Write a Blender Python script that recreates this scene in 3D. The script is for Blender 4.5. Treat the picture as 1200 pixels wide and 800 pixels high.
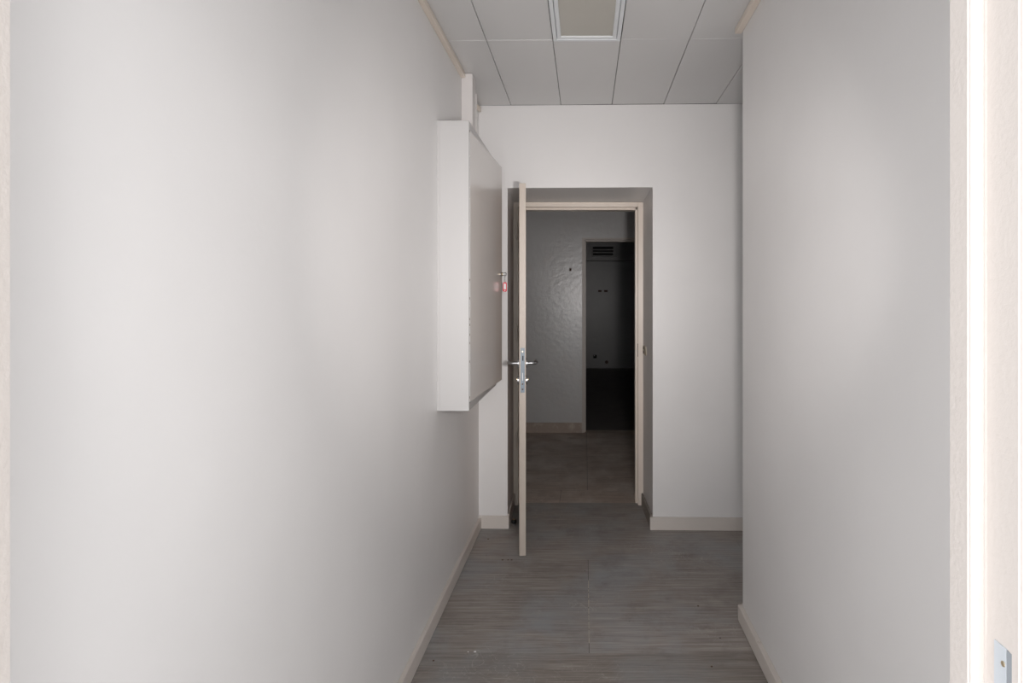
import bpy, bmesh, math, random
from mathutils import Vector, Matrix

for o in list(bpy.data.objects):
    bpy.data.objects.remove(o)
scene = bpy.context.scene
COL = scene.collection

# ------------------------------------------------------------------ camera
H = 1.41                                   # eye height; X right, Y into the corridor, Z up
cam_data = bpy.data.cameras.new('camera')
cam_data.sensor_width = 36.0
cam_data.lens = 36.0 * 700.0 / 1200.0
cam_data.shift_x = -86.0 / 1200.0
cam_data.shift_y = -48.5 / 1200.0
cam_data.clip_start = 0.01
cam = bpy.data.objects.new('camera', cam_data)
cam.location = (0, 0, H)
cam.rotation_euler = (math.radians(90), 0, 0)
COL.objects.link(cam)
scene.camera = cam

# ------------------------------------------------------------------ world and lights
world = bpy.data.worlds.new('world')
scene.world = world
world.use_nodes = True
bg = world.node_tree.nodes['Background']
bg.inputs[0].default_value = (0.985, 0.985, 1.0, 1)
bg.inputs[1].default_value = 2.45           # even fill added in place of the unmodelled room behind the photographer


def area_light(name, loc, target, size, power, color, spread=180.0, shape='DISK'):
    l = bpy.data.lights.new(name, 'AREA')
    l.shape = shape
    l.size = size
    l.energy = power
    l.color = color
    l.spread = math.radians(spread)
    o = bpy.data.objects.new(name, l)
    o.location = loc
    d = Vector(target) - Vector(loc)
    o.rotation_euler = d.to_track_quat('-Z', 'Y').to_euler()
    COL.objects.link(o)
    return o


# on-camera flash, turned a little left with the lens and slightly up
area_light('flash', (0.20, 0.42, 1.42), (-0.20, 4.0, 1.78), 0.12, 5.6, (1.0, 0.95, 0.93), 72)
area_light('flash_fill', (0.20, 0.42, 1.42), (-1.05, 4.0, 1.85), 0.12, 1.6, (1.0, 0.95, 0.93), 104)  # wider second beam added to even out the flash on the left wall
# soft fill disk added unseen behind the camera, no window modelled
area_light('rear_fill', (0.38, -1.6, 1.6), (-0.1, 4.0, 1.6), 0.9, 20.0, (1.0, 0.98, 0.965), 180)

vs = scene.view_settings
vs.view_transform = 'Standard'
vs.look = 'None'
vs.gamma = 1.0
vs.use_curve_mapping = False
vs.exposure = -0.06


# ------------------------------------------------------------------ materials
def new_mat(name):
    m = bpy.data.materials.new(name)
    m.use_nodes = True
    nt = m.node_tree
    return m, nt, nt.nodes['Principled BSDF']


def node(nt, kind, **kw):
    n = nt.nodes.new(kind)
    for k, v in kw.items():
        if k.startswith('_'):
            setattr(n, k[1:], v)
        else:
            n.inputs[k].default_value = v
    return n


def coords(nt, scale=(1, 1, 1)):
    g = nt.nodes.new('ShaderNodeNewGeometry')
    mp = nt.nodes.new('ShaderNodeMapping')
    mp.inputs['Scale'].default_value = scale
    nt.links.new(g.outputs['Position'], mp.inputs['Vector'])
    return mp.outputs['Vector']


def ramp(nt, fac, stops):
    r = nt.nodes.new('ShaderNodeValToRGB')
    els = r.color_ramp.elements
    while len(els) < len(stops):
        els.new(0.5)
    for e, (p, c) in zip(els, stops):
        e.position = p
        e.color = (*c, 1) if len(c) == 3 else c
    nt.links.new(fac, r.inputs[0])
    return r.outputs[0]


def mixc(nt, fac, a, b, mode='MIX'):
    m = nt.nodes.new('ShaderNodeMix')
    m.data_type = 'RGBA'
    m.blend_type = mode
    for sock, val in ((0, fac), (6, a), (7, b)):
        if hasattr(val, 'is_linked'):
            nt.links.new(val, m.inputs[sock])
        elif sock == 0:
            m.inputs[0].default_value = val
        else:
            m.inputs[sock].default_value = (*val, 1)
    return m.outputs[2]


def noise(nt, vec, scale, detail=3.0, rough=0.5, dist=0.0):
    n = node(nt, 'ShaderNodeTexNoise', Scale=scale, Detail=detail, Roughness=rough, Distortion=dist)
    nt.links.new(vec, n.inputs['Vector'])
    return n.outputs['Fac']


def bump(nt, bsdf, height, strength, dist):
    b = node(nt, 'ShaderNodeBump', Strength=strength, Distance=dist)
    nt.links.new(height, b.inputs['Height'])
    nt.links.new(b.outputs['Normal'], bsdf.inputs['Normal'])


def paint(name, color, rough=0.45, bump_scale=45.0, bump_d=0.0006, vary=0.03, spec=0.5, grime=None, grime_scale=9.0,
          grime_at=(0.62, 0.72)):
    m, nt, b = new_mat(name)
    v = coords(nt)
    f = noise(nt, v, 2.2, 4)
    lo = tuple(c * (1 - vary) for c in color)
    hi = tuple(min(1, c * (1 + vary)) for c in color)
    col = ramp(nt, f, [(0.3, lo), (0.7, hi)])
    if grime:
        g = noise(nt, v, grime_scale, 6, 0.65)
        mask = ramp(nt, g, [(grime_at[0], (0, 0, 0)), (grime_at[1], (1, 1, 1))])
        col = mixc(nt, mask, col, grime)
    nt.links.new(col, b.inputs['Base Color'])
    b.inputs['Roughness'].default_value = rough
    b.inputs['Specular IOR Level'].default_value = spec
    if bump_d:
        bump(nt, b, noise(nt, v, bump_scale, 3), 1.0, bump_d)
    return m


def metal(name, color, rough=0.3):
    m, nt, b = new_mat(name)
    v = coords(nt, (1, 1, 1))
    f = noise(nt, v, 90, 3)
    nt.links.new(ramp(nt, f, [(0.3, tuple(c * 0.88 for c in color)), (0.7, color)]), b.inputs['Base Color'])
    b.inputs['Metallic'].default_value = 1.0
    b.inputs['Roughness'].default_value = rough
    return m


def vinyl(name, dark, mid, light, blue, wear):
    m, nt, b = new_mat(name)
    v1 = coords(nt, (2.6, 75, 1))
    v2 = coords(nt, (7, 230, 1))
    v3 = coords(nt, (1, 1, 1))
    s1 = noise(nt, v1, 1.0, 5, 0.6, 0.15)
    s2 = noise(nt, v2, 1.0, 3, 0.6)
    base = ramp(nt, s1, [(0.28, dark), (0.5, mid), (0.74, light)])
    fine = ramp(nt, s2, [(0.3, (0.68, 0.67, 0.66)), (0.7, (1.25, 1.23, 1.2))])
    col = mixc(nt, 0.85, base, fine, 'MULTIPLY')
    # scuffed bluish film along the walked middle of the floor
    patch = noise(nt, v3, 2.6, 6, 0.62, 0.4)
    pm = ramp(nt, patch, [(0.44, (0, 0, 0)), (0.68, (wear, wear, wear))])
    col = mixc(nt, pm, col, blue)
    # each tile has aged a little differently
    oi = nt.nodes.new('ShaderNodeObjectInfo')
    col = mixc(nt, 1.0, col, ramp(nt, oi.outputs['Random'], [(0.0, (0.84, 0.82, 0.80)), (1.0, (1.08, 1.07, 1.06))]), 'MULTIPLY')
    # brown dirt
    dirt = noise(nt, v3, 4.3, 7, 0.7)
    dm = ramp(nt, dirt, [(0.50, (0, 0, 0)), (0.72, (0.62, 0.62, 0.62))])
    col = mixc(nt, dm, col, (dark[0] * 0.8, dark[1] * 0.77, dark[2] * 0.74))
    # dried white scuff swirls
    vor = noise(nt, v3, 7.0, 2, 0.5, 3.0)
    sw = ramp(nt, vor, [(0.485, (0, 0, 0)), (0.5, (0.4, 0.4, 0.4)), (0.515, (0, 0, 0))])
    msk = ramp(nt, noise(nt, v3, 1.7, 2), [(0.5, (0, 0, 0)), (0.62, (1, 1, 1))])
    swm = mixc(nt, 1.0, sw, msk, 'MULTIPLY')
    col = mixc(nt, swm, col, (light[0] * 1.25, light[1] * 1.25, light[2] * 1.25))
    # tiny specks
    sp = node(nt, 'ShaderNodeTexVoronoi', Scale=13.0)
    nt.links.new(v3, sp.inputs['Vector'])
    spm = ramp(nt, sp.outputs['Distance'], [(0.035, (0.9, 0.9, 0.9)), (0.06, (0, 0, 0))])
    few = ramp(nt, noise(nt, v3, 5.0, 2), [(0.56, (0, 0, 0)), (0.6, (1, 1, 1))])
    col = mixc(nt, mixc(nt, 1.0, spm, few, 'MULTIPLY'), col, (0.02, 0.016, 0.013))
    nt.links.new(col, b.inputs['Base Color'])
    b.inputs['Roughness'].default_value = 0.55
    b.inputs['Specular IOR Level'].default_value = 0.35
    bump(nt, b, s2, 0.5, 0.0004)
    return m


M = {}
M['wall'] = paint('wall paint', (0.85, 0.838, 0.832), 0.42, 38, 0.0005, 0.02)
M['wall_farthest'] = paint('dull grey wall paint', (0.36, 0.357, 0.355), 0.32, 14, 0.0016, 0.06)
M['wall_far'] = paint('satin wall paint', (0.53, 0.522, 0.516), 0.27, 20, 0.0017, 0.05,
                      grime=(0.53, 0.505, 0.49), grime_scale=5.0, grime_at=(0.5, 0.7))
M['reveal'] = paint('reveal paint', (0.62, 0.57, 0.53), 0.35, 40, 0.0004, 0.03)
M['cream'] = paint('cream gloss paint', (0.77, 0.685, 0.60), 0.32, 60, 0.0003, 0.03,
                   grime=(0.45, 0.36, 0.28), grime_scale=16, grime_at=(0.72, 0.8))
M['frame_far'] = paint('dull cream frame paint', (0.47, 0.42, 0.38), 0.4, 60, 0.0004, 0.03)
M['frame_near'] = paint('cream frame paint', (0.63, 0.585, 0.55), 0.6, 150, 0.0008, 0.02)
M['skirting'] = paint('skirting paint', (0.72, 0.67, 0.625), 0.4, 60, 0.0004, 0.04,
                      grime=(0.32, 0.26, 0.21), grime_scale=22, grime_at=(0.66, 0.8))
M['skirting_dirty'] = paint('dirty skirting paint', (0.30, 0.27, 0.245), 0.5, 60, 0.0006, 0.08,
                            grime=(0.60, 0.53, 0.45), grime_scale=28, grime_at=(0.62, 0.68))
M['skirting_brown'] = paint('brown skirting paint', (0.36, 0.285, 0.235), 0.5, 40, 0.0006, 0.08,
                            grime=(0.52, 0.44, 0.38), grime_scale=9, grime_at=(0.52, 0.7))
M['panel'] = paint('ceiling panel lacquer', (0.68, 0.675, 0.67), 0.33, 6, 0.0010, 0.015)
M['void'] = paint('ceiling void', (0.05, 0.048, 0.045), 0.8, 20, 0, 0.05)
M['subfloor'] = paint('subfloor', (0.045, 0.042, 0.038), 0.8, 20, 0, 0.1)
M['light_frame'] = paint('lamp frame plastic', (0.80, 0.825, 0.845), 0.35, 40, 0, 0.01)
M['diffuser'] = paint('lamp diffuser', (0.56, 0.54, 0.49), 0.5, 9, 0.0008, 0.05)
M['cabinet'] = paint('cabinet lacquer', (0.55, 0.542, 0.538), 0.35, 40, 0.0002, 0.01)
M['cabinet_door'] = paint('cabinet door lacquer', (0.80, 0.765, 0.74), 0.18, 5, 0.0004, 0.015)
M['duct'] = paint('white plastic duct', (0.78, 0.75, 0.735), 0.4, 40, 0, 0.01)
M['leaf'] = paint('door leaf laminate', (0.55, 0.40, 0.29), 0.4, 40, 0.0002, 0.02)
M['leaf_edge'] = paint('door edge paint', (0.53, 0.465, 0.405), 0.45, 90, 0.0006, 0.03,
                       grime=(0.35, 0.27, 0.2), grime_scale=70, grime_at=(0.74, 0.78))
M['steel'] = metal('brushed steel', (0.40, 0.41, 0.42), 0.36)
M['zinc'] = paint('zinc plate', (0.23, 0.285, 0.335), 0.35, 60, 0.0004, 0.06)
M['plate'] = paint('worn plate', (0.52, 0.56, 0.6), 0.35, 40, 0.0003, 0.05)
M['plate_dark'] = paint('worn steel lip', (0.24, 0.26, 0.28), 0.35, 40, 0.0003, 0.05)
M['brass'] = metal('brass', (0.62, 0.52, 0.36), 0.3)
M['black'] = paint('black rubber', (0.012, 0.012, 0.012), 0.5, 50, 0, 0.1)
M['dark'] = paint('dark cavity', (0.01, 0.01, 0.01), 0.8, 50, 0, 0.1)
M['red'] = paint('red plastic', (0.62, 0.02, 0.045), 0.3, 50, 0, 0.02)
M['paper'] = paint('label paper', (0.8, 0.79, 0.8), 0.6, 50, 0, 0.02)
M['rust'] = paint('rusted metal', (0.10, 0.055, 0.035), 0.6, 80, 0.0004, 0.2)
M['grey_vent'] = paint('grey vent paint', (0.42, 0.42, 0.42), 0.5, 50, 0, 0.03)
M['plaster'] = paint('bare plaster', (0.62, 0.56, 0.45), 0.8, 90, 0.001, 0.06)
M['vinyl'] = vinyl('streaked vinyl', (0.25, 0.225, 0.208), (0.345, 0.318, 0.30), (0.46, 0.432, 0.41), (0.345, 0.375, 0.405), 0.65)
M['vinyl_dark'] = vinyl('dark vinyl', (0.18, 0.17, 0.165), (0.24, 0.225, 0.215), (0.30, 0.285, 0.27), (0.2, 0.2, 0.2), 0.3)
M['vinyl_far'] = vinyl('brown vinyl', (0.40, 0.335, 0.295), (0.56, 0.475, 0.42), (0.70, 0.61, 0.545), (0.74, 0.68, 0.62), 0.8)


# ------------------------------------------------------------------ mesh helpers
class MB:
    def __init__(self):
        self.v, self.f = [], []

    def add(self, vs_, fs):
        b = len(self.v)
        self.v += [tuple(p) for p in vs_]
        self.f += [tuple(b + i for i in f) for f in fs]
        return self

    def box(self, x0, x1, y0, y1, z0, z1):
        return self.prism([(x0, y0), (x1, y0), (x1, y1), (x0, y1)], z0, z1)

    def prism(self, pts, z0, z1):
        n = len(pts)
        a = sum(pts[i][0] * pts[(i + 1) % n][1] - pts[(i + 1) % n][0] * pts[i][1] for i in range(n))
        if a < 0:
            pts = pts[::-1]
        zz0 = z0 if isinstance(z0, (list, tuple)) else [z0] * n
        vs_ = [(p[0], p[1], zz0[i]) for i, p in enumerate(pts)] + [(p[0], p[1], z1) for p in pts]
        fs = [tuple(range(n))[::-1], tuple(range(n, 2 * n))]
        fs += [(i, (i + 1) % n, n + (i + 1) % n, n + i) for i in range(n)]
        return self.add(vs_, fs)

    def hexa(self, p):                      # p: 4 bottom points then 4 top points (ccw)
        return self.add(p, [(3, 2, 1, 0), (4, 5, 6, 7), (0, 1, 5, 4), (1, 2, 6, 5), (2, 3, 7, 6), (3, 0, 4, 7)])

    def tube(self, path, r, n=12, caps=True):
        path = [Vector(p) for p in path]
        rings = []
        prev = None
        for i, p in enumerate(path):
            d = (path[min(i + 1, len(path) - 1)] - path[max(i - 1, 0)]).normalized()
            if prev is None:
                up = Vector((0, 0, 1)) if abs(d.z) < 0.9 else Vector((1, 0, 0))
                s = d.cross(up).normalized()
            else:
                s = (prev - d * prev.dot(d)).normalized()
            prev = s
            t = d.cross(s)
            rr = r[i] if isinstance(r, (list, tuple)) else r
            rings.append([p + rr * (math.cos(2 * math.pi * k / n) * s + math.sin(2 * math.pi * k / n) * t) for k in range(n)])
        vs_ = [q for ring in rings for q in ring]
        fs = []
        for i in range(len(rings) - 1):
            for k in range(n):
                a, b = i * n + k, i * n + (k + 1) % n
                fs.append((a, b, b + n, a + n))
        if caps:
            fs.append(tuple(range(n))[::-1])
            fs.append(tuple(range((len(rings) - 1) * n, len(rings) * n)))
        return self.add(vs_, fs)

    def cyl(self, p0, p1, r, n=20):
        return self.tube([p0, p1], r, n)

    def build(self, name, mat, parent=None, bevel=0.0, seg=2, smooth=False):
        off = Vector((0, 0, 0))
        p = parent
        while p is not None:
            off += p.location
            p = p.parent
        me = bpy.data.meshes.new(name)
        me.from_pydata([tuple(Vector(q) - off) for q in self.v], [], self.f)
        bm = bmesh.new()
        bm.from_mesh(me)
        bmesh.ops.recalc_face_normals(bm, faces=bm.faces[:])
        if bevel > 0:
            es = [e for e in bm.edges if len(e.link_faces) == 2 and e.calc_face_angle(0) > 0.6]
            bmesh.ops.bevel(bm, geom=es, offset=bevel, segments=seg, affect='EDGES', clamp_overlap=True)
        bm.to_mesh(me)
        bm.free()
        if smooth:
            for q in me.polygons:
                q.use_smooth = True
            try:
                me.set_sharp_from_angle(angle=math.radians(40))
            except Exception:
                pass
        me.materials.append(M[mat] if isinstance(mat, str) else mat)
        o = bpy.data.objects.new(name, me)
        COL.objects.link(o)
        o.parent = parent
        return o


def tag(o, label, cat=None, group=None, kind=None):
    o['label'] = label
    if cat:
        o['category'] = cat
    if group:
        o['group'] = group
    if kind:
        o['kind'] = kind
    return o


def empty(name, loc, label, cat, group=None, kind=None):
    o = bpy.data.objects.new(name, None)
    o.location = loc
    o.empty_display_size = 0.1
    COL.objects.link(o)
    return tag(o, label, cat, group, kind)


# ------------------------------------------------------------------ key dimensions
CEIL = 2.615
XL, XR = -0.66, 0.692                       # corridor side walls
Y0 = 0.60                                   # corridor side of the partition the photographer stands in
YR = 2.63                                   # far end of the right wall


def yb(x):                                  # face of the end wall, very slightly skewed
    return 3.703 - 0.022 * (x + 0.66)


XA = 2.1                                    # end of the side passage
YF = 4.104                                  # face of the door frame in the end wall
YE = 4.21                                   # far face of the end wall
Y2 = 6.35                                   # far wall of the second room
Y3 = 12.40                                  # far wall of the third room
RLF, RRF, RLB, RRB = -0.482, 0.415, -0.495, 0.396   # recess corners front/back

# ------------------------------------------------------------------ floors
floor = tag(MB().box(-0.9, XA + 0.1, -0.6, 4.155, -0.12, -0.003).build('floor', 'subfloor'),
            'grey streaked vinyl floor of the corridor', 'floor', None, 'structure')
rows = [(-0.6, 0.66, [-0.88, 0.015, 0.9, 1.75, 2.1]), (0.66, 1.52, [-0.88, 0.88, 2.1]),
        (1.52, 2.387, [-0.88, 0.86, 2.1]), (2.387, 3.25, [-0.88, 0.015, 1.75, 2.1]), (3.25, 4.155, [-0.88, 0.885, 2.1])]
for (a, b, xs) in rows:
    for x0, x1 in zip(xs, xs[1:]):
        MB().box(x0 + 0.0008, x1 - 0.0008, a + 0.0005, b - 0.0005, -0.003, 0).build('floor_tile', 'vinyl', floor)
floor2 = tag(MB().box(-2.6, 2.0, 4.155, 6.485, -0.12, -0.003).build('floor', 'subfloor'),
             'dusty brown vinyl floor of the room beyond the open door', 'floor', None, 'structure')
rows = [(4.155, 4.44, [-2.5, -1.1, -0.18, 0.72, 2.0]), (4.44, 5.42, [-2.5, -0.9, 0.015, 0.93, 2.0]),
        (5.42, 6.345, [-2.5, -0.9, 0.015, 0.93, 2.0]), (6.345, 6.485, [-2.5, -0.05, 0.86, 2.0])]
for (a, b, xs) in rows:
    for x0, x1 in zip(xs, xs[1:]):
        MB().box(x0 + 0.001, x1 - 0.001, a + 0.001, b - 0.001, -0.003, -0.0005).build('floor_tile', 'vinyl_far', floor2)
floor3 = tag(MB().box(-3.0, 3.0, 6.486, Y3 + 0.1, -0.12, -0.004).build('floor', 'vinyl_dark'),
             'dark vinyl floor of the farthest unlit room', 'floor', None, 'structure')

jf = MB()
jr_ = random.Random(9)
yy = 2.46
while yy < 2.98:
    ln = jr_.uniform(0.015, 0.06)
    jf.box(0.0140, 0.0140 + jr_.uniform(0.0016, 0.0030), yy, yy + ln, -0.002, 0.0004)
    yy += ln + jr_.uniform(0.003, 0.02)
jf.build('joint_filler', 'plaster', floor)

# ------------------------------------------------------------------ ceilings
ceil = tag(MB().box(-0.9, XA + 0.1, -0.6, 3.9, CEIL + 0.012, CEIL + 0.1).build('ceiling', 'void'),
           'corridor ceiling of grey lacquered panels', 'ceiling', None, 'structure')
cx = [-0.775, -0.46, -0.151, 0.164, 0.482, 0.803, 1.12, 1.44, 1.76, 2.08]


def seam(x):                                # rows follow the skew of the end wall
    return 2.766 - 0.018 * (x + 0.1)


rng = random.Random(3)
for i in range(len(cx) - 1):
    a, b = cx[i] + 0.0014, cx[i + 1] - 0.0014
    for (lo, hi, skip) in ((lambda x: seam(x), lambda x: yb(x) - 0.004, None),
                           (lambda x: 1.5, lambda x: seam(x), 2), (lambda x: 0.30, lambda x: 1.5, None),
                           (lambda x: -0.6, lambda x: 0.30, None)):
        if skip == i:
            continue
        if a < XL:
            aa = XL + 0.0
        else:
            aa = a
        dz = rng.uniform(-0.0012, 0.0012)
        tl = rng.uniform(-0.0016, 0.0016)
        z0 = CEIL + dz
        p = [(aa, lo(aa) + 0.0014), (b, lo(b) + 0.0014), (b, hi(b) - 0.0014), (aa, hi(aa) - 0.0014)]
        bot = [(p[0][0], p[0][1], z0 - tl), (p[1][0], p[1][1], z0 + tl), (p[2][0], p[2][1], z0 + tl), (p[3][0], p[3][1], z0 - tl)]
        top = [(q[0], q[1], CEIL + 0.012) for q in p]
        MB().hexa(bot + top).build('ceiling_panel', 'panel', ceil, 0.0012, 1)
tag(MB().box(-2.6, 2.0, YE, 6.47, 2.60, 2.7).build('ceiling', 'wall_far'), 'plain ceiling of the room beyond the open door', 'ceiling', None, 'structure')
tag(MB().box(-3.0, 3.0, 6.47, Y3 + 0.1, 2.90, 3.0).build('ceiling', 'wall_far'), 'plain ceiling of the farthest unlit room', 'ceiling', None, 'structure')

# ------------------------------------------------------------------ walls
tag(MB().box(XL - 0.12, XL, Y0, yb(XL), 0, CEIL).build('wall_left', 'wall'),
    'plain white painted left wall of the corridor', 'wall', None, 'structure')
tag(MB().box(XR, XA, Y0, YR, 0, CEIL).build('wall_right', 'wall', None, 0.004, 2),
    'plain white right wall ending at a free corner', 'wall', None, 'structure')
tag(MB().box(XA, XA + 0.1, YR, 3.75, 0, CEIL).build('wall_passage', 'wall'),
    'white wall closing the side passage on the right', 'wall', None, 'structure')
# end wall with its deep door recess
m = MB()
m.prism([(XL - 0.12, yb(XL)), (RLF, yb(RLF)), (RLB, YF), (RLB, YE), (XL - 0.12, YE)], 0, CEIL)
m.prism([(RRF, yb(RRF)), (XA + 0.1, yb(XA + 0.1)), (XA + 0.1, YE), (RRB, YE), (RRB, YF)], 0, CEIL)
m.hexa([(RLF, yb(RLF), 2.103), (RRF, yb(RRF), 2.105), (RRB, YE, 2.083), (RLB, YE, 2.083),
        (RLF, yb(RLF), CEIL), (RRF, yb(RRF), CEIL), (RRB, YE, CEIL), (RLB, YE, CEIL)])
tag(m.build('wall_back', 'wall'), 'white end wall with a deep recess around the open door', 'wall', None, 'structure')
# partition the photographer stands in
m = MB()
m.box(-1.6, -0.62, 0.50, Y0, 0, CEIL)
m.box(0.43, 1.6, 0.50, Y0, 0, CEIL)
m.box(-0.62, 0.43, 0.50, Y0, 2.10, CEIL)
tag(m.build('wall_front', 'wall'), 'white partition around the nearest doorway', 'wall', None, 'structure')
# second room
m = MB()
F2L, F2R = -0.036, 0.845
m.box(-2.6, F2L, Y2, Y2 + 0.12, 0, 2.60)
m.box(F2R, 2.0, Y2, Y2 + 0.12, 0, 2.60)
m.box(F2L, F2R, Y2, Y2 + 0.12, 2.07, 2.60)
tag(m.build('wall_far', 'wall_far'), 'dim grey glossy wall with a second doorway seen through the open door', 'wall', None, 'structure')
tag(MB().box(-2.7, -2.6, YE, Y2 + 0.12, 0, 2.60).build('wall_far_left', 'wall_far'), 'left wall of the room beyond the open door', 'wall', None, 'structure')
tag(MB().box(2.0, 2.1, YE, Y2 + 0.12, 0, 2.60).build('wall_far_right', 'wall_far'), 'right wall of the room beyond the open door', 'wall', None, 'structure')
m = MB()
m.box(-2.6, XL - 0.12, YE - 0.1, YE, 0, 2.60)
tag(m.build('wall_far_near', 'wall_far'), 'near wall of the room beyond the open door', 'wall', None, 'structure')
# third room
YB = 12.0                                   # face of the boxed-in strip
m = MB()
m.box(-3.0, 3.0, Y3, Y3 + 0.1, 0, 2.90)
m.box(-3.0, 3.0, YB, Y3, 2.207, 2.90)
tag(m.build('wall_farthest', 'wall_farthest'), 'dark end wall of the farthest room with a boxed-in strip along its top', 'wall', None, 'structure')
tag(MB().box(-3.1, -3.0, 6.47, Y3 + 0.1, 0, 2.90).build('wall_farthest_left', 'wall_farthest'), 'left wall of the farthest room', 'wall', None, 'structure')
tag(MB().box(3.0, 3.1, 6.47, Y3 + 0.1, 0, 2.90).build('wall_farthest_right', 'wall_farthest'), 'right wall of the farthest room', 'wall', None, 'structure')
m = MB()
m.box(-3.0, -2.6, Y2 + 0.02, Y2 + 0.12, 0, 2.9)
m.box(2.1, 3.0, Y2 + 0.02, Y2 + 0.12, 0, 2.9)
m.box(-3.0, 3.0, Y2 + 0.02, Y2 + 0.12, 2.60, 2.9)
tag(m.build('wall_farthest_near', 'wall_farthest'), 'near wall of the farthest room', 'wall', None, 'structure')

# ------------------------------------------------------------------ baseboards and trims
BH, BD = 0.07, 0.018
tag(MB().box(XL, XL + BD, Y0, yb(XL) - BD, 0, BH).build('baseboard_left', 'skirting', None, 0.003, 2),
    'cream skirting board along the left wall', 'baseboard', None, 'structure')
m = MB()
m.box(XR - 0.020, XR, Y0, YR + 0.006, 0, BH)
tag(m.build('baseboard_right', 'skirting', None, 0.003, 2), 'cream skirting board along the right wall', 'baseboard', None, 'structure')
tag(MB().box(XR, XA, YR, YR + 0.016, 0, BH).build('baseboard_passage', 'skirting', None, 0.003, 2),
    'cream skirting board round the free corner of the right wall', 'baseboard', None, 'structure')
x1 = RLF + 0.010
tag(MB().prism([(XL, yb(XL) - BD), (x1, yb(x1) - BD), (x1, yb(x1)), (XL, yb(XL))], 0, 0.077).build('baseboard_back_left', 'skirting', None, 0.002, 2),
    'short cream skirting board left of the door recess', 'baseboard', None, 'structure')
x0 = RRF - 0.018
tag(MB().prism([(x0, yb(x0) - BD), (XA, yb(XA) - BD), (XA, yb(XA)), (x0, yb(x0))], 0, 0.077).build('baseboard_back_right', 'skirting', None, 0.002, 2),
    'cream skirting board right of the door recess', 'baseboard', None, 'structure')
tag(MB().prism([(RLF, yb(RLF)), (RLF + 0.010, yb(RLF)), (RLB + 0.012, YF), (RLB, YF)], 0, 0.085).build('baseboard_recess_left', 'skirting', None, 0.002, 1),
    'skirting board in the recess behind the open door leaf', 'baseboard', None, 'structure')
tag(MB().prism([(RRF, yb(RRF)), (RRF - 0.016, yb(RRF)), (RRB - 0.012, YF), (RRB, YF)], 0, 0.085).build('baseboard_recess_right', 'skirting_dirty', None, 0.002, 1),
    'scuffed dirty skirting board on the right side of the recess', 'baseboard', None, 'structure')
tag(MB().box(-2.6, F2L, Y2 - 0.015, Y2, 0, 0.109).build('baseboard_far', 'skirting_brown', None, 0.002, 1),
    'brown stained skirting board of the room beyond the open door', 'baseboard', None, 'structure')
tag(MB().box(-3.0, 3.0, Y3 - 0.015, Y3, 0, 0.07).build('baseboard_farthest', 'wall_farthest', None, 0.002, 1),
    'skirting board at the end of the farthest room', 'baseboard', None, 'structure')


def angle_trim(name, x0, x1, ya, yb_, label):
    return tag(MB().box(min(x0, x1), max(x0, x1), ya, yb_, CEIL - 0.027, CEIL - 0.002).build(name, 'cream', None, 0.002, 1), label, 'trim', None, 'structure')


angle_trim('trim_1', XL, XL + 0.024, Y0, 3.168, 'cream edge moulding between left wall and ceiling')
angle_trim('trim_2', XR, XR - 0.030, Y0, YR + 0.015, 'cream edge moulding between right wall and ceiling')
angle_trim('trim_3', XL, XL + 0.012, 3.275, 3.56, 'short cream edge moulding behind the cable duct')
tag(MB().hexa([(XL, 3.62, CEIL - 0.05), (XL + 0.016, 3.66, CEIL - 0.045), (XL + 0.016, 3.69, CEIL - 0.045), (XL, 3.69, CEIL - 0.045),
               (XL, 3.62, CEIL - 0.015), (XL + 0.014, 3.65, CEIL - 0.02), (XL + 0.016, 3.69, CEIL - 0.01), (XL, 3.69, CEIL - 0.01)]).build('trim_4', 'cream', None, 0.002, 1),
    'broken stub of cream moulding in the far upper left corner', 'trim', None, 'structure')

# ------------------------------------------------------------------ door frames
FX0, FX1 = -0.462, 0.362                    # rebates of the middle door frame
ST = 0.0154


def frame_side(sx, outer, rebate, yf, yend, zt):
    """rebated jamb: face, rebate, stop; sx=+1 right jamb, -1 left jamb"""
    return MB().prism([(outer, yf), (rebate, yf), (rebate, yf + 0.044), (rebate - sx * ST, yf + 0.044), (rebate - sx * ST, yend), (outer, yend)], 0, zt)


d1 = empty('door_1', (0, YF, 0), 'open cream-edged door in the recessed end wall with its frame', 'door', None, 'structure')
frame_side(1, RRB, FX1, YF, YE + 0.01, 2.083).build('door_jamb', 'cream', d1, 0.0025, 2)
frame_side(-1, RLB, FX0, YF, YE + 0.01, 2.083).build('door_jamb', 'cream', d1, 0.0025, 2)
m = MB()
m.box(FX0 + 0.0005, FX1 - 0.0005, YF, YF + 0.044, 2.051, 2.083)
m.box(FX0 + 0.0005, FX1 - 0.0005, YF + 0.044, YE + 0.01, 2.036, 2.083)
m.build('door_head', 'cream', d1, 0.002, 2)
m = MB()
m.box(FX1 - 0.0012, FX1 + 0.004, YF + 0.008, YF + 0.034, 1.02, 1.11)
m.build('strike_plate', 'rust', d1)
# leaf, open along the line of sight
O = Vector((-0.362, 3.272, 0))
U = Vector((-0.1035, 0.9946, 0)).normalized()
N = Vector((U.y, -U.x, 0))
LT, LW = 0.0355, 0.832


def L(u, n, z):
    return O + U * u + N * n + Vector((0, 0, z))


def lbox(mb, u0, u1, n0, n1, z0, z1):
    return mb.hexa([L(u0, n0, z0), L(u0, n1, z0), L(u1, n1, z0), L(u1, n0, z0),
                    L(u0, n0, z1), L(u0, n1, z1), L(u1, n1, z1), L(u1, n0, z1)])


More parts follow.
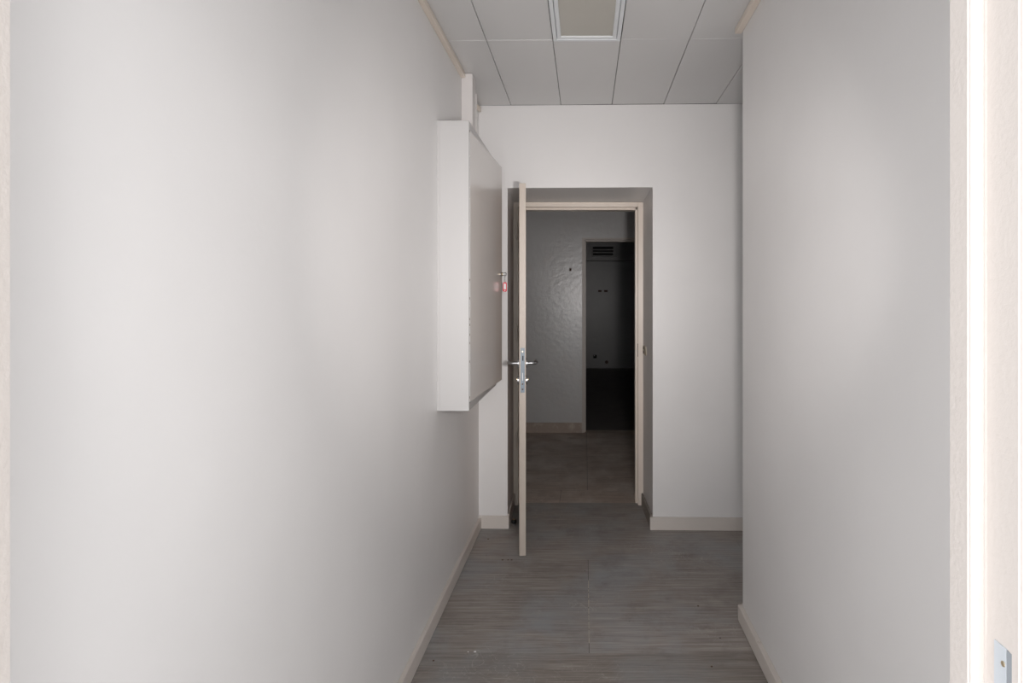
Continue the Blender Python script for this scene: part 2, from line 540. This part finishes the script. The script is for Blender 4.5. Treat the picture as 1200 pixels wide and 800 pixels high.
leaf = lbox(MB(), 0.003, LW, 0, LT, 0.008, 2.05).build('door_leaf', 'leaf', d1, 0.001, 1)
lbox(MB(), 0.0, 0.0032, -0.0003, LT + 0.0003, 0.0082, 2.0505).build('edge_band', 'leaf_edge', leaf, 0.0008, 1)
lbox(MB(), -0.0012, 0.002, 0.007, 0.0295, 0.903, 1.148).build('lock_plate', 'zinc', leaf, 0.0006, 1)
m = MB()
lbox(m, -0.002, 0.001, 0.0165, 0.0225, 1.078, 1.105)
m.build('latch_opening', 'dark', leaf)
lbox(MB(), -0.004, 0.001, 0.0150, 0.0205, 0.968, 1.012).build('dead_bolt', 'steel', leaf, 0.001, 1)
for z in (1.128, 0.950, 0.921):
    MB().cyl(L(-0.0026, 0.018, z), L(0.001, 0.018, z), 0.0042, 14).build('screw', 'brass' if z > 1 else 'rust', leaf, 0.0008, 1, True)
for sgn, n0 in ((1, LT), (-1, 0.0)):
    def P(u, d, z):
        return L(u, n0 + sgn * d, z)
    MB().cyl(P(0.062, 0, 1.058), P(0.062, 0.009, 1.058), 0.026, 28).build('handle_rosette', 'steel', leaf, 0.0015, 2, True)
    MB().cyl(P(0.062, 0, 0.964), P(0.062, 0.010, 0.964), 0.026, 28).build('lock_rosette', 'steel', leaf, 0.0015, 2, True)
    path = [P(0.062, 0.008, 1.058), P(0.062, 0.034, 1.058)]
    for k in range(1, 9):
        a = math.pi / 2 * k / 8
        path.append(P(0.062 + 0.026 * (1 - math.cos(a)), 0.034 + 0.026 * math.sin(a), 1.058))
    path += [P(0.14, 0.060, 1.058), P(0.182, 0.060, 1.058), P(0.190, 0.059, 1.058)]
    MB().tube(path, [0.0088] * (len(path) - 1) + [0.006], 16).build('lever_handle', 'steel', leaf, 0, 1, True)
    MB().cyl(P(0.062, 0.010, 0.968), P(0.062, 0.016, 0.968), 0.0085, 18).build('lock_cylinder', 'brass', leaf, 0.001, 1, True)
for z in (1.83, 1.13, 0.40):
    h = MB()
    h.cyl((-0.470, YF - 0.012, z), (-0.470, YF - 0.012, z + 0.10), 0.0085, 14)
    h.cyl((-0.470, YF - 0.012, z - 0.006), (-0.470, YF - 0.012, z + 0.106), 0.0055, 12)
    h.build('hinge', 'cream', leaf, 0, 1, True)

d2 = empty('door_2', (0, Y2, 0), 'empty doorway with greyish cream frame leading to the dark farthest room', 'door', None, 'structure')
YG = Y2 - 0.012
for s, outer, reb in ((-1, F2L, -0.010), (1, F2R, 0.819)):
    MB().prism([(outer, YG), (reb, YG), (reb, YG + 0.044), (reb - s * ST, YG + 0.044), (reb - s * ST, Y2 + 0.135), (outer, Y2 + 0.135)], 0, 2.07).build('door_jamb', 'frame_far', d2, 0.003, 2)
m = MB()
m.box(-0.010, 0.819, YG, YG + 0.044, 2.05, 2.07)
m.box(-0.010, 0.819, YG + 0.044, Y2 + 0.135, 2.034, 2.07)
m.build('door_head', 'frame_far', d2, 0.002, 2)

d3 = empty('door_3', (0, 0.55, 0), 'nearest doorway with pale frame at the edges of the view', 'door', None, 'structure')
jr = MB().prism([(0.382, 0.525), (0.440, 0.525), (0.440, 0.54), (0.430, 0.54), (0.430, Y0 + 0.001), (0.3656, Y0 + 0.001), (0.3656, 0.570), (0.382, 0.570)], 0, 2.10)
jr = jr.build('door_jamb', 'frame_near', d3, 0.002, 2)
jl = MB().prism([(-0.594, 0.525), (-0.640, 0.525), (-0.640, 0.54), (-0.620, 0.54), (-0.620, Y0 + 0.001), (-0.577, Y0 + 0.001), (-0.577, 0.570), (-0.594, 0.570)], 0, 2.10)
jl.build('door_jamb', 'frame_near', d3, 0.002, 2)
MB().box(-0.577, 0.3656, 0.525, Y0 + 0.001, 2.05, 2.10).build('door_head', 'frame_near', d3, 0.002, 2)
# strike plate on the rebate of the right jamb: flat plate, screw, bent grey lip
xs = 0.382
MB().box(xs - 0.0012, xs + 0.001, 0.5405, 0.5570, 0.92, 1.0940).build('strike_plate', 'plate', jr, 0.0004, 1)
MB().hexa([(xs - 0.0012, 0.5402, 0.92), (xs + 0.0015, 0.5288, 0.92), (xs + 0.003, 0.5295, 0.92), (xs + 0.001, 0.5402, 0.92),
           (xs - 0.0012, 0.5402, 1.0935), (xs + 0.0015, 0.5288, 1.0915), (xs + 0.003, 0.5295, 1.0915), (xs + 0.001, 0.5402, 1.0935)]).build('strike_lip', 'plate_dark', jr)
MB().cyl((xs - 0.0018, 0.5445, 1.0785), (xs - 0.001, 0.5445, 1.0785), 0.0026, 16).build('screw', 'brass', jr, 0.0002, 1, True)

# ------------------------------------------------------------------ ceiling light
cl = empty('ceiling_light', (0.0065, 2.13, CEIL), 'switched-off rectangular ceiling light with white double frame and dull diffuser', 'ceiling light')
lx0, lx1, ly0, ly1 = -0.148, 0.161, 1.505, 2.762


def ring(x0, x1, y0, y1, w, z0, z1):
    r = MB()
    r.box(x0, x1, y0, y0 + w, z0, z1)
    r.box(x0, x1, y1 - w, y1, z0, z1)
    r.box(x0, x0 + w, y0 + w, y1 - w, z0, z1)
    r.box(x1 - w, x1, y0 + w, y1 - w, z0, z1)
    return r


ring(lx0, lx1, ly0, ly1, 0.017, CEIL - 0.010, CEIL + 0.011).build('outer_frame', 'light_frame', cl, 0.0015, 1)
ring(lx0 + 0.0195, lx1 - 0.0195, ly0 + 0.0195, ly1 - 0.0185, 0.018, CEIL - 0.007, CEIL + 0.011).build('inner_frame', 'light_frame', cl, 0.002, 1)
MB().box(lx0 + 0.036, lx1 - 0.036, ly0 + 0.036, ly1 - 0.036, CEIL + 0.000, CEIL + 0.006).build('diffuser', 'diffuser', cl)
MB().box(lx0 + 0.002, lx1 - 0.002, ly0 + 0.002, ly1 - 0.002, CEIL + 0.0062, CEIL + 0.0115).build('housing', 'light_frame', cl)

# ------------------------------------------------------------------ wall cabinet
CX, CY0, CY1, CZ0, CZ1 = -0.5177, 2.655, 3.47, 0.917, 2.208
cab = empty('wall_cabinet', (XL, 3.06, CZ0), 'shallow white wall cabinet on the left wall with its glossy door slightly ajar', 'cabinet')
m = MB()
m.box(XL, XL + 0.012, CY0, CY1, CZ0, CZ1)
m.box(XL + 0.012, CX, CY0, CY0 + 0.016, CZ0, CZ1)
m.box(XL + 0.012, CX, CY1 - 0.022, CY1, CZ0, CZ1)
m.box(XL + 0.012, CX, CY0 + 0.016, CY1 - 0.022, CZ0, CZ0 + 0.034)
m.box(XL + 0.012, CX, CY0 + 0.016, CY1 - 0.022, CZ1 - 0.034, CZ1)
m.build('body', 'cabinet', cab, 0.0012, 1)
HA = math.radians(2.9)
cu = Vector((math.sin(HA), math.cos(HA), 0))
cn = Vector((cu.y, -cu.x, 0))
cO = Vector((CX + 0.0005, CY0 + 0.021, 0))


def CP(u, n, z):
    return cO + cu * u + cn * n + Vector((0, 0, z))


def cbox(mb, u0, u1, n0, n1, z0, z1):
    return mb.hexa([CP(u0, n0, z0), CP(u0, n1, z0), CP(u1, n1, z0), CP(u1, n0, z0),
                    CP(u0, n0, z1), CP(u0, n1, z1), CP(u1, n1, z1), CP(u1, n0, z1)])


DW = 0.752
cdoor = cbox(MB(), 0, DW, -0.018, 0.0, CZ0 + 0.037, CZ1 - 0.037).build('door', 'cabinet_door', cab, 0.0012, 1)
z = CZ0 + 0.05
hr = random.Random(5)
while z < CZ1 - 0.15:
    hgt = hr.choice((0.05, 0.09, 0.12))
    MB().cyl((CX + 0.0008, CY0 + 0.0185, z), (CX + 0.0008, CY0 + 0.0185, z + hgt - 0.006), 0.0022, 8).build('hinge_knuckle', 'cabinet', cdoor, 0, 1, True)
    z += hgt
for hz in (2.165, 1.500, 1.418, 1.325, 1.300, 1.255, 1.218, 1.135, 0.975):  # dark boxes painting in the shaded gaps between hinge knuckles
    MB().box(CX - 0.001, CX + 0.0016, CY0 + 0.0145, CY0 + 0.0195, hz - 0.005, hz + 0.005).build('hinge_gap_shade', 'rust', cdoor)
LKZ = 1.557
lu = DW - 0.030
MB().cyl(CP(lu, 0, LKZ), CP(lu, 0.004, LKZ), 0.013, 20).build('lock_escutcheon', 'steel', cdoor, 0.001, 1, True)
MB().cyl(CP(lu, 0.004, LKZ), CP(lu, 0.013, LKZ), 0.009, 18).build('lock_barrel', 'brass', cdoor, 0.001, 1, True)

# key with its red tag, hanging from the lock
key = empty('key_tag', CP(lu, 0.016, LKZ), 'small key in the cabinet lock with a red-rimmed plastic tag', 'key')
m = MB()
cbox(m, lu - 0.001, lu + 0.001, 0.0125, 0.018, LKZ - 0.003, LKZ + 0.003)
kc = CP(lu, 0.024, LKZ)
m.tube([kc + cn * (0.0072 * math.cos(a)) + Vector((0, 0, 0.0085 * math.sin(a))) for a in [2 * math.pi * k / 20 for k in range(21)]], 0.0026, 8, False)
m.build('key_bow', 'steel', key, 0, 1, True)
tc = CP(lu - 0.002, 0.0235, LKZ - 0.030)
m = MB()
m.tube([tc + Vector((0.0016 * math.sin(2 * a), -0.003 * math.cos(a), 0.003 + 0.0205 * math.sin(a) - 0.001)) for a in [2 * math.pi * k / 24 for k in range(25)]], 0.0009, 6, False)
m.build('key_ring', 'steel', key, 0, 1, True)
# tag: rounded plate with a window
tx, ty, tzc = tc.x, tc.y, LKZ - 0.0725


def rounded(w, h, r, n=6):
    out = []
    for cx_, cz_, a0 in ((w / 2 - r, h / 2 - r, 0), (-w / 2 + r, h / 2 - r, 90), (-w / 2 + r, -h / 2 + r, 180), (w / 2 - r, -h / 2 + r, 270)):
        for k in range(n + 1):
            a = math.radians(a0 + 90 * k / n)
            out.append((cx_ + r * math.cos(a), cz_ + r * math.sin(a)))
    return out


def plate(w, h, r, y0, y1, zc):
    pr = rounded(w, h, r)
    n_ = len(pr)
    b_ = MB()
    b_.add([(tx + a, ty + y0, zc + c) for a, c in pr] + [(tx + a, ty + y1, zc + c) for a, c in pr],
           [tuple(range(n_)), tuple(range(n_, 2 * n_))[::-1]] + [(i, (i + 1) % n_, n_ + (i + 1) % n_, n_ + i) for i in range(n_)])
    return b_


plate(0.0225, 0.055, 0.009, -0.0016, 0.0016, tzc).build('tag_body', 'red', key, 0.0005, 1)
plate(0.0125, 0.031, 0.002, -0.0022, 0.0022, tzc + 0.003).build('tag_paper', 'paper', key)
MB().cyl((tx, ty - 0.0024, tzc - 0.0205), (tx, ty + 0.0024, tzc - 0.0205), 0.003, 12).build('tag_eyelet', 'paper', key)

# ------------------------------------------------------------------ duct and pipe above the cabinet
dz0 = CZ1 + 0.0005
dk = empty('cable_duct', (XL + 0.03, 3.22, dz0), 'white upright cable duct between cabinet top and ceiling', 'cable duct')
MB().box(XL + 0.001, XL + 0.050, 3.172, 3.262, dz0, CEIL - 0.003).build('duct_body', 'duct', dk, 0.0008, 1)
MB().box(XL + 0.0085, XL + 0.0605, 3.169, 3.265, dz0 + 0.0015, CEIL - 0.004).build('duct_cover', 'duct', dk, 0.002, 2)
pp = empty('wall_pipe', (XL + 0.036, 3.40, dz0), 'thin white pipe behind the cable duct', 'pipe')
MB().cyl((XL + 0.036, 3.40, dz0), (XL + 0.036, 3.40, CEIL - 0.032), 0.0065, 14).build('pipe', 'duct', pp, 0, 1, True)
m = MB()
m.cyl((XL + 0.036, 3.40, 2.442), (XL + 0.036, 3.40, 2.462), 0.010, 14)
m.box(XL, XL + 0.036, 3.394, 3.406, 2.446, 2.458)
m.build('pipe_clip', 'duct', pp, 0.001, 1)

# ------------------------------------------------------------------ small things
ds = empty('door_stop', (-0.448, 3.745, 0), 'small black rubber door stop on the floor behind the door leaf', 'door stop')
dx, dy = -0.448, 3.745
MB().cyl((dx, dy, 0.0), (dx, dy, 0.012), 0.008, 16).build('stop_base', 'steel', ds, 0.001, 1, True)
MB().tube([(dx, dy, 0.012), (dx, dy, 0.015), (dx, dy, 0.030), (dx, dy, 0.034)], [0.013, 0.0165, 0.0165, 0.013], 20).build('rubber_buffer', 'black', ds, 0.001, 1, True)
MB().cyl((dx, dy, 0.034), (dx, dy, 0.038), 0.008, 16).build('stop_cap', 'brass', ds, 0.001, 1, True)

# torn-out latch keep on the right reveal of the recess
m = MB()
kx = lambda y: RRF + (RRB - RRF) * (y - yb(RRF)) / (YF - yb(RRF))
pr = [(3.93, 1.05), (3.97, 1.04), (4.03, 1.045), (4.075, 1.05), (4.085, 1.075), (4.07, 1.10), (4.02, 1.105), (3.96, 1.10), (3.945, 1.08)]
n = len(pr)
m.add([(kx(y) - 0.004, y, z) for y, z in pr] + [(kx(y) + 0.002, y, z) for y, z in pr],
      [tuple(range(n)), tuple(range(n, 2 * n))[::-1]] + [(i, (i + 1) % n, n + (i + 1) % n, n + i) for i in range(n)])
ak = empty('wall_anchor', (kx(4.0), 4.0, 1.07), 'chipped plaster anchor with two dark holes on the recess side', 'anchor')
m.build('anchor_plaster', 'plaster', ak)
for z in (1.058, 1.087):
    MB().cyl((kx(4.045) - 0.0075, 4.045, z), (kx(4.045) + 0.001, 4.045, z), 0.011, 12).build('anchor_hole', 'dark', ak)

sh = empty('wall_hook', (-0.159, Y2, 1.73), 'rusty peg on the grey wall just inside the open door', 'hook')
MB().tube([(-0.159, Y2, 1.735), (-0.159, Y2 - 0.02, 1.735), (-0.159, Y2 - 0.026, 1.728)], 0.007, 10).build('peg', 'rust', sh, 0, 1, True)
MB().box(-0.169, -0.149, Y2 - 0.003, Y2, 1.718, 1.748).build('peg_plate', 'rust', sh)
for hx, lab in ((0.300, 'left one of two rusty hooks on the farthest wall'), (0.425, 'right one of two rusty hooks on the farthest wall')):
    hk = empty('wall_hook', (hx, Y3, 1.60), lab, 'hook', 'hooks on the farthest wall')
    MB().box(hx - 0.035, hx + 0.035, Y3 - 0.012, Y3, 1.578, 1.618).build('hook_plate', 'rust', hk)
    MB().tube([(hx, Y3 - 0.01, 1.60), (hx, Y3 - 0.04, 1.595), (hx, Y3 - 0.05, 1.615)], 0.008, 8).build('hook', 'rust', hk, 0, 1, True)

vt = empty('vent_grille', (0.352, YB, 2.40), 'dark grey air vent with slats high in the farthest room', 'vent')
vx0, vx1, vz0, vz1, vy = 0.10, 0.61, 2.275, 2.515, YB
m = MB()
m.box(vx0, vx1, vy - 0.02, vy, vz0, vz0 + 0.035)
m.box(vx0, vx1, vy - 0.02, vy, vz1 - 0.035, vz1)
m.box(vx0, vx0 + 0.05, vy - 0.02, vy, vz0 + 0.035, vz1 - 0.035)
m.box(vx1 - 0.05, vx1, vy - 0.02, vy, vz0 + 0.035, vz1 - 0.035)
m.build('vent_frame', 'grey_vent', vt)
MB().box(vx0 + 0.05, vx1 - 0.05, vy - 0.004, vy - 0.001, vz0 + 0.035, vz1 - 0.035).build('vent_cavity', 'dark', vt)
for k in range(2):
    zc = vz0 + 0.075 + 0.058 * k
    MB().hexa([(vx0 + 0.05, vy - 0.02, zc), (vx1 - 0.05, vy - 0.02, zc), (vx1 - 0.05, vy - 0.005, zc + 0.012), (vx0 + 0.05, vy - 0.005, zc + 0.012),
               (vx0 + 0.05, vy - 0.02, zc + 0.022), (vx1 - 0.05, vy - 0.02, zc + 0.022), (vx1 - 0.05, vy - 0.005, zc + 0.03), (vx0 + 0.05, vy - 0.005, zc + 0.03)]).build('vent_slat', 'grey_vent', vt)

sk = empty('wall_socket', (0.195, Y3, 0.24), 'dark damaged socket low on the farthest wall', 'socket')
MB().box(0.165, 0.235, Y3 - 0.02, Y3, 0.205, 0.275).build('socket_box', 'dark', sk, 0.004, 1)
MB().box(0.178, 0.20, Y3 - 0.026, Y3 - 0.02, 0.25, 0.265).build('socket_tab', 'duct', sk)
po = empty('pipe_outlet', (0.44, Y3, 0.125), 'rusty round pipe stub low on the farthest wall', 'pipe outlet')
MB().cyl((0.44, Y3, 0.125), (0.44, Y3 - 0.03, 0.125), 0.035, 18).build('pipe_stub', 'rust', po, 0.003, 1, True)


def flake(px, py, w, d, mat, label, name, cat, group=None):
    """bit of debris lying on the corridor floor"""
    r = random.Random(int(px * 1000 + py * 77))
    pts_ = [(px + w * math.cos(a) * r.uniform(0.6, 1), py + d * math.sin(a) * r.uniform(0.6, 1)) for a in [2 * math.pi * k / 7 for k in range(7)]]
    return tag(MB().prism(pts_, 0.0, 0.0022).build(name, mat), label, cat, group)


def fl(x, y):                               # photo pixel on the floor -> metres
    Y = 700 * H / (y - 351.5)
    return ((x - 686) / 700 * Y, Y)


for i, (x, y, w, d, mt, lab) in enumerate((
        (556.5, 763.5, 0.0065, 0.004, 'paper', 'larger white paint chip on the floor near the left skirting'),
        (548.5, 763.8, 0.0035, 0.003, 'paper', 'smaller white paint chip left of the larger one on the floor'))):
    a, b = fl(x, y)
    flake(a, b, w, d, mt, lab, 'paint_chip', 'paint chip', 'white chips on the corridor floor')
for i, (x, y, w, lab) in enumerate((
        (572, 631.5, 0.006, 'dark crumb on the floor below the short skirting'),
        (589, 656, 0.006, 'left crumb in the row of dark crumbs left of the door edge'),
        (595.5, 656, 0.005, 'middle crumb in the row of dark crumbs left of the door edge'),
        (599.5, 656, 0.006, 'right crumb in the row of dark crumbs left of the door edge'),
        (818, 710, 0.005, 'dark crumb on the floor by the right wall corner'),
        (508, 774, 0.005, 'dark crumb beside the left skirting at the front'),
        (834, 781, 0.005, 'dark crumb on the front floor toward the right wall'))):
    a, b = fl(x, y)
    flake(a, b, w, w * 0.8, 'rust', lab, 'floor_crumb', 'crumb', 'dark crumbs on the corridor floor')
